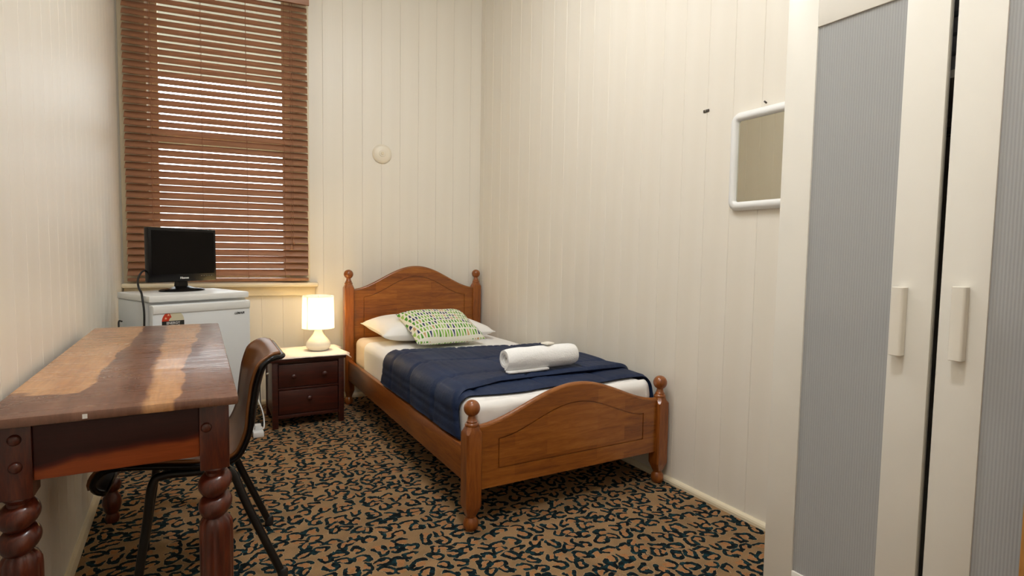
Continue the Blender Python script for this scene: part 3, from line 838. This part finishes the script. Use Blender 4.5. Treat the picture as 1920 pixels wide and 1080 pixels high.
for i in range(n+1):
    c = []
    for j in range(n+1):
        x = cx0+(cx1-cx0)*i/n; y = cy0+(cy1-cy0)*j/n
        z = NZ+.002
        ox = max(0, x-(NX1+.012)); z -= ox*.55
        oy = max(0, (NY0-.016)-y); z -= oy*.8
        x += .012*math.sin(y*26)*max(0, x-NX1-.0)/.05
        z += .002*abs(noise.noise(Vector((x*15, y*15, 2))))
        c.append(bm.verts.new((x, y, z)))
    G.append(c)
for i in range(n):
    for j in range(n): bm.faces.new((G[i][j], G[i+1][j], G[i+1][j+1], G[i][j+1]))
cl = obj('table_cloth', bm, 'cloth', None, 60); md = cl.modifiers.new('thick', 'SOLIDIFY'); md.thickness = .003; md.offset = 1
tag(cl, 'white cloth spread over the bedside cabinet', 'cloth')
LX, LY = .672, 3.735
LZ = NZ+.0065
lp = thing('table_lamp', 'lit white table lamp with drum shade and gourd base', 'lamp', (LX, LY, LZ))
obj('lamp_base', lathe(B(), [(0, 0), (.050, 0), (.062, .006), (.073, .020), (.077, .036), (.074, .052), (.062, .070), (.046, .088), (.033, .104), (.025, .120), (.022, .138), (.021, .165), (0, .166)], 36), 'ceramic', lp, 50)
obj('bulb_holder', lathe(B(), [(0, .165), (.014, .165), (.014, .20), (0, .20)], 16), 'mirror_frame', lp, 40)
RS = .100; z0s, z1s = .145, .352
bm = B(); lathe(bm, [(RS, z0s), (RS-.004, z1s)], 48)
bmesh.ops.delete(bm, geom=[f for f in bm.faces if len(f.verts) > 4], context='FACES')
sh_ = obj('lamp_shade', bm, 'shade', lp, 60)
for z, r in ((z0s, RS), (z1s, RS-.004)): obj('rim', tube(B(), [(r*math.cos(a*PI/24), r*math.sin(a*PI/24), z) for a in range(48)], .0016, 6, True), 'linen', sh_)
ta = math.radians(218); obj('seam', tube(B(), [((RS-.003)*math.cos(ta), (RS-.003)*math.sin(ta), z0s), ((RS-.007)*math.cos(ta), (RS-.007)*math.sin(ta), z1s)], .0032, 6), 'linen', sh_)
for a in (.4, .4+2*PI/3, .4+4*PI/3): obj('spoke', tube(B(), [(0, 0, z1s+.004), ((RS-.005)*math.cos(a), (RS-.005)*math.sin(a), z1s-.001)], .0015, 6), 'metal_black', lp)
M['bulb'] = emis('lit_bulb', (1, .74, .38, 1), 62.0)
obj('bulb', lathe(B(), [(0, .20), (.012, .20), (.017, .215), (.026, .24), (.024, .262), (.013, .277), (0, .281)], 16), M['bulb'], lp, 60)

# power adapter and cable on the carpet behind the chair
pa = thing('power_board', 'white plastic power board with cable on the carpet by the cabinet', 'power board', (.287, 3.47, 0))
obj('body', box(B(), (-.03, -.03, .001), (.028, .16, .034), .006), 'mirror_frame', pa, 40)
obj('plug', box(B(), (-.018, .01, .034), (.016, .045, .066), .005), 'mirror_frame', pa, 40)
obj('cable', tube(B(), smooth_path([(0, .03, .06), (.03, .02, .04), (.034, .06, .10), (.02, .10, .16), (.0, .18, .20), (.0, .35, .10), (.02, .5, .03)]), .004, 8), 'mirror_frame', pa, 60)
obj('lamp_lead', tube(B(), smooth_path([(0, .08, .03), (.04, .13, .05), (.03, .2, .16), (.045, .36, .36), (.055, .43, .41)]), .003, 8), 'blackm', pa, 60)

# ------------------------------------------------------------------ bar fridge
FT = math.radians(25); FWD, FD, FH = .500, .405, .85
fg = thing('bar_fridge', 'small white bar fridge under the window', 'fridge', (-.205, 3.215, 0), FT)
part('body', (0, .045, .02), (FWD, FD, FH-.035), 'fridge', fg, .006)
part('top_lid', (-.004, .012, FH-.034), (FWD+.004, FD+.004, FH), 'fridge_top', fg, .008)
fd_ = part('door', (.002, -.008, .06), (FWD-.002, .038, FH-.046), 'fridge', fg, .008)
part('grip_ledge', (.004, -.013, FH-.090), (FWD-.004, -.004, FH-.050), 'fridge_top', fd_, .004)
part('gasket', (.012, .038, .07), (FWD-.012, .045, FH-.055), 'rubber', fg, 0)
for (x, y) in ((.04, .08), (FWD-.04, .08), (.04, FD-.05), (FWD-.04, FD-.05)): obj('foot', lathe(B(), [(0, 0), (.018, 0), (.016, .02), (0, .02)], 12, (x, y, 0)), 'blackm', fg)
# star rating sticker
st = bpy.data.objects.new('energy_sticker', None); COL.objects.link(st); st.parent = fg; st.location = (.095, -.0086, .722)
def halfdisc(a0, a1, r0, r1, n=16): return [(r1*math.cos(a0+(a1-a0)*k/n), r1*math.sin(a0+(a1-a0)*k/n)) for k in range(n+1)]+[(r0*math.cos(a1+(a0-a1)*k/n), r0*math.sin(a1+(a0-a1)*k/n)) for k in range(n+1)]
RR = .052
obj('dial', prism(B(), halfdisc(0, PI, .0, RR), -.0004, .0002), 'pale', st)
obj('red_arc', prism(B(), halfdisc(PI*.62, PI, .020, RR), -.0009, -.0004), 'red', st)
obj('band', box(B(), (-RR, -.0008, -.040), (RR, .0002, 0)), 'text_black', st)
for a in (.70, .88): text('star_print', '★', .016, 'star', st, Matrix.Translation((.037*math.cos(PI*a), -.0016, .037*math.sin(PI*a))) @ FRONT)
text('sticker_print', 'ENERGY', .017, 'text_white', st, Matrix.Translation((0, -.0016, -.011)) @ FRONT, bold=.0003)
text('sticker_print', 'RATING', .017, 'text_white', st, Matrix.Translation((0, -.0016, -.027)) @ FRONT, bold=.0003)
text('badge', 'LEMAIR', .017, 'text_black', fd_, Matrix.Translation((FWD-.065, -.0090, .735)) @ FRONT, italic=.25, bold=.0004)
obj('power_cable', tube(B(), smooth_path([(-.01, .33, .70), (-.035, .30, .70), (-.05, .24, .62), (-.04, .20, .45), (-.03, .22, .2), (-.02, .3, .03)]), .004, 8), 'blackm', fg, 60)

# ------------------------------------------------------------------ television
TT = math.radians(37)
tv = thing('television', 'small black flat television standing on the white fridge', 'television', (-.076, 3.575, FH+.0005), TT)
tx0, tx1, tz0, tz1 = -.196, .200, .053, .345
bm = box(B(), (tx0, -.012, tz0), (tx1, .022, tz1), .004); obj('cabinet', bm, 'black', tv, 40)
obj('rear_cover', softbox(B(), (tx0+.04, .02, tz0+.03), (tx1-.04, .048, tz1-.04), .012, 6, 0, 0, 0), 'blackm', tv, 40)
obj('screen', box(B(), (tx0+.016, -.0135, tz0+.042), (tx1-.016, -.0115, tz1-.016)), 'screen', tv)
text('maker_print', 'Hisense', .016, 'text_white', tv, Matrix.Translation((-.0, -.0135, tz0+.020)) @ FRONT, bold=.0004)
for k in range(5): obj('button_mark', box(B(), (tx1-.10+k*.016, -.0132, tz0+.028), (tx1-.092+k*.016, -.0118, tz0+.030)), 'rubber', tv)
obj('neck', prism(B(), [(-.030, .012), (.030, .012), (.022, .075), (-.022, .075)], -.002, .034), 'black', tv, 30)
bm = B()
for k, (sc, z) in enumerate(((1, 0), (1, .006), (.93, .010), (.45, .020), (.3, .028))):
    pass
lathe(bm, [(0, 0), (1, 0), (1, .006), (.94, .011), (.55, .016), (.34, .026), (0, .028)], 40)
for v in bm.verts: v.co.x *= .125; v.co.y = v.co.y*.078+.006
obj('base', bm, 'black', tv, 40)
inv = Matrix.Rotation(-TT, 4, 'Z')
wp = [(-.225, 3.51, .965), (-.256, 3.478, .962), (-.272, 3.43, .925), (-.266, 3.37, .885), (-.250, 3.30, .863), (-.243, 3.262, .835), (-.236, 3.245, .77), (-.238, 3.245, .68), (-.245, 3.25, .55), (-.240, 3.25, .35), (-.245, 3.27, .03)]
obj('power_cable', tube(B(), smooth_path([inv @ (Vector(p)-Vector((-.076, 3.575, FH+.0005))) for p in wp]), .005, 8), 'blackm', tv, 60)

# ------------------------------------------------------------------ desk
DX0, DX1, DY0, DY1, DZ = -.362, .0715, 1.335, 2.695, .7675
dk = thing('wooden_desk', 'narrow two-tone wooden desk with turned legs against the wall', 'desk', ((DX0+DX1)/2, DY0, 0))
hw = (DX1-DX0)/2; dl = DY1-DY0
part('desktop', (-hw, 0, DZ-.020), (hw, dl, DZ), 'desktop', dk, .005)
az0, az1 = .632, DZ-.0205
leg_in = .047; lx = hw-leg_in; ly0, ly1 = .058, dl-.058
LH = .029
def legmesh():
    bm = B(); box(bm, (-LH, -LH, .600), (LH, LH, az1), .002)
    seg = 32
    def tw_(amp): return lambda r, z, a: (r, z+amp*math.sin(a+.6))
    lathe(bm, [(0, .601), (.024, .601), (.026, .596), (.020, .590), (.018, .586), (0, .586)], seg)
    for zc, R, h in ((.562, .0345, .025), (.512, .0345, .025)):
        pr = [(.017, zc-h)]+[(.017+(R-.017)*max(0, math.cos(t*PI/2))**.6, zc+h*t) for t in [-.95+.19*k for k in range(11)]]+[(.017, zc+h)]
        lathe(bm, pr, seg, rf=tw_(.007))
    lathe(bm, [(.017, .478), (.019, .483), (.018, .595)], seg)
    def reed(r, z, a): return (r*(1+.085*abs(math.cos(a*4.5))-.05), z)
    lathe(bm, [(.019, .489), (.028, .480), (.033, .470), (.034, .455), (.033, .30), (.030, .20), (.022, .185)], 72, rf=reed)
    lathe(bm, [(0, .186), (.020, .186), (.020, .178), (.030, .168), (.034, .150), (.030, .132), (.020, .122), (.022, .112), (.030, .10), (.033, .075), (.028, .05), (.020, .035), (.026, .018), (.022, 0), (0, 0)], seg)
    return bm
lm = None
for (x, y) in ((-lx, ly0), (lx, ly0), (-lx, ly1), (lx, ly1)):
    if lm is None: o = obj('leg', legmesh(), 'desk', dk, 35); lm = o.data
    else: o = bpy.data.objects.new('leg', lm); COL.objects.link(o); o.parent = dk
    o.location = (x, y, 0)
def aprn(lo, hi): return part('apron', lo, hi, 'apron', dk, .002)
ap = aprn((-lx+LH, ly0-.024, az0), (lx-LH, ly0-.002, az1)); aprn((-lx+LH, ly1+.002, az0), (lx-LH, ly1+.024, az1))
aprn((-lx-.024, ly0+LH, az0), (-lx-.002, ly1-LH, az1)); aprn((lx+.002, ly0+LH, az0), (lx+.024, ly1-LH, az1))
for (x, z) in ((-lx, .718), (-lx, .664), (lx, .697)):
    s = obj('stud', lathe(B(), [(0, 0), (.011, 0), (.011, .003), (.008, .007), (0, .009)], 16), 'desk', dk, 40, (x+(.004 if x < 0 else -.016), ly0-LH, z)); s.rotation_euler = (PI/2, 0, 0)
tg = obj('price_tag', box(B(), (-.002-.055+.0, -.0006, DZ-.015), (.006-.055, .0004, DZ-.006)), 'text_white', dk)

# ------------------------------------------------------------------ chair
ch = thing('shell_chair', 'brown vinyl shell chair with black legs pushed under the desk', 'chair', (0, 0, 0))
CY = 2.115
def prof2(ctrl, n=5): return [(v.x, v.z) for v in smooth_path([(a, 0, b) for a, b in ctrl], n)]
CP = prof2([(-.240, .380), (-.258, .408), (-.232, .436), (-.15, .430), (-.03, .412), (.06, .406), (.112, .430), (.148, .50), (.162, .58), (.176, .65), (.192, .700), (.213, .729), (.240, .736)])
def shell(off, shrink, i0=0, i1=None):
    bm = B(); path = CP[i0:i1]; n = len(CP)-1; G = []; nw = 20
    for i, (x, z) in enumerate(path):
        ii = i+i0; a, b = CP[max(0, ii-1)], CP[min(n, ii+1)]; t = Vector((b[0]-a[0], b[1]-a[1])).normalized(); nx, nz = -t.y, t.x
        s = ii/n
        half = .198+.012*math.sin(s*PI)-(.05*max(0, (s-.82)/.18)**2.4)-(.03*max(0, (.1-s)/.1)**2)-shrink
        back = max(0, min(1, (s-.5)/.25)); c = []
        for j in range(nw+1):
            u = -1+2*j/nw; curl = (abs(u)**3)*(.014*(1-back)+.026*back)
            curl *= 1-max(0, min(1, (s-.84)/.12)); o = off+curl
            c.append(bm.verts.new((x+nx*o, CY+u*half, z+nz*o)))
        G.append(c)
    for i in range(len(G)-1):
        for j in range(nw): bm.faces.new((G[i][j], G[i+1][j], G[i+1][j+1], G[i][j+1]))
    return bm, G
bm, G = shell(0, 0); rim = [v.co.copy() for v in G[0]]+[r[-1].co.copy() for r in G[1:]]+[v.co.copy() for v in G[-1][::-1][1:]]+[r[0].co.copy() for r in G[::-1][1:-1]]
o = obj('shell', bm, 'blackm', ch, 60); md = o.modifiers.new('thick', 'SOLIDIFY'); md.thickness = .012; md.offset = 0
obj('edge_trim', tube(B(), rim, .0085, 8, True), 'black', o, 60)
bm, G = shell(.0115, .010, 4, len(CP)-1)
o2 = obj('upholstery', bm, 'vinyl', ch, 60); md = o2.modifiers.new('thick', 'SOLIDIFY'); md.thickness = .010; md.offset = 0
for (x, z, n_) in ((.196, .690, 0), (.128, .445, 0)):
    obj('rivet', lathe(B(), [(0, 0), (.005, 0), (.004, .003), (0, .004)], 10), 'chrome', ch, 40, (x-.01, CY-.2045, z)).rotation_euler = (PI/2, 0, 0)
for sy in (-1, 1):
    y = CY+sy*.165; yf = CY+sy*.205
    obj('leg', tube(B(), smooth_path([(-.02, y, .392), (.05, y, .388), (.085, y+sy*.006, .370), (.125, y+sy*.018, .26), (.226, yf, .012)]), .0125, 10), 'metal_black', ch, 60)
    obj('leg', tube(B(), smooth_path([(-.02, y, .392), (-.10, y, .396), (-.132, y+sy*.004, .375), (-.150, y+sy*.012, .25), (-.186, yf, .012)]), .0125, 10), 'metal_black', ch, 60)
    for x in (.226, -.186): obj('foot_cap', lathe(B(), [(0, 0), (.0155, 0), (.0165, .03), (.012, .036), (0, .036)], 14, (x, yf, 0)), 'blackm', ch, 40)
for x in (-.10, .05): obj('cross_bar', tube(B(), [(x, CY-.165, .392), (x, CY+.165, .392)], .010, 10), 'metal_black', ch, 60)
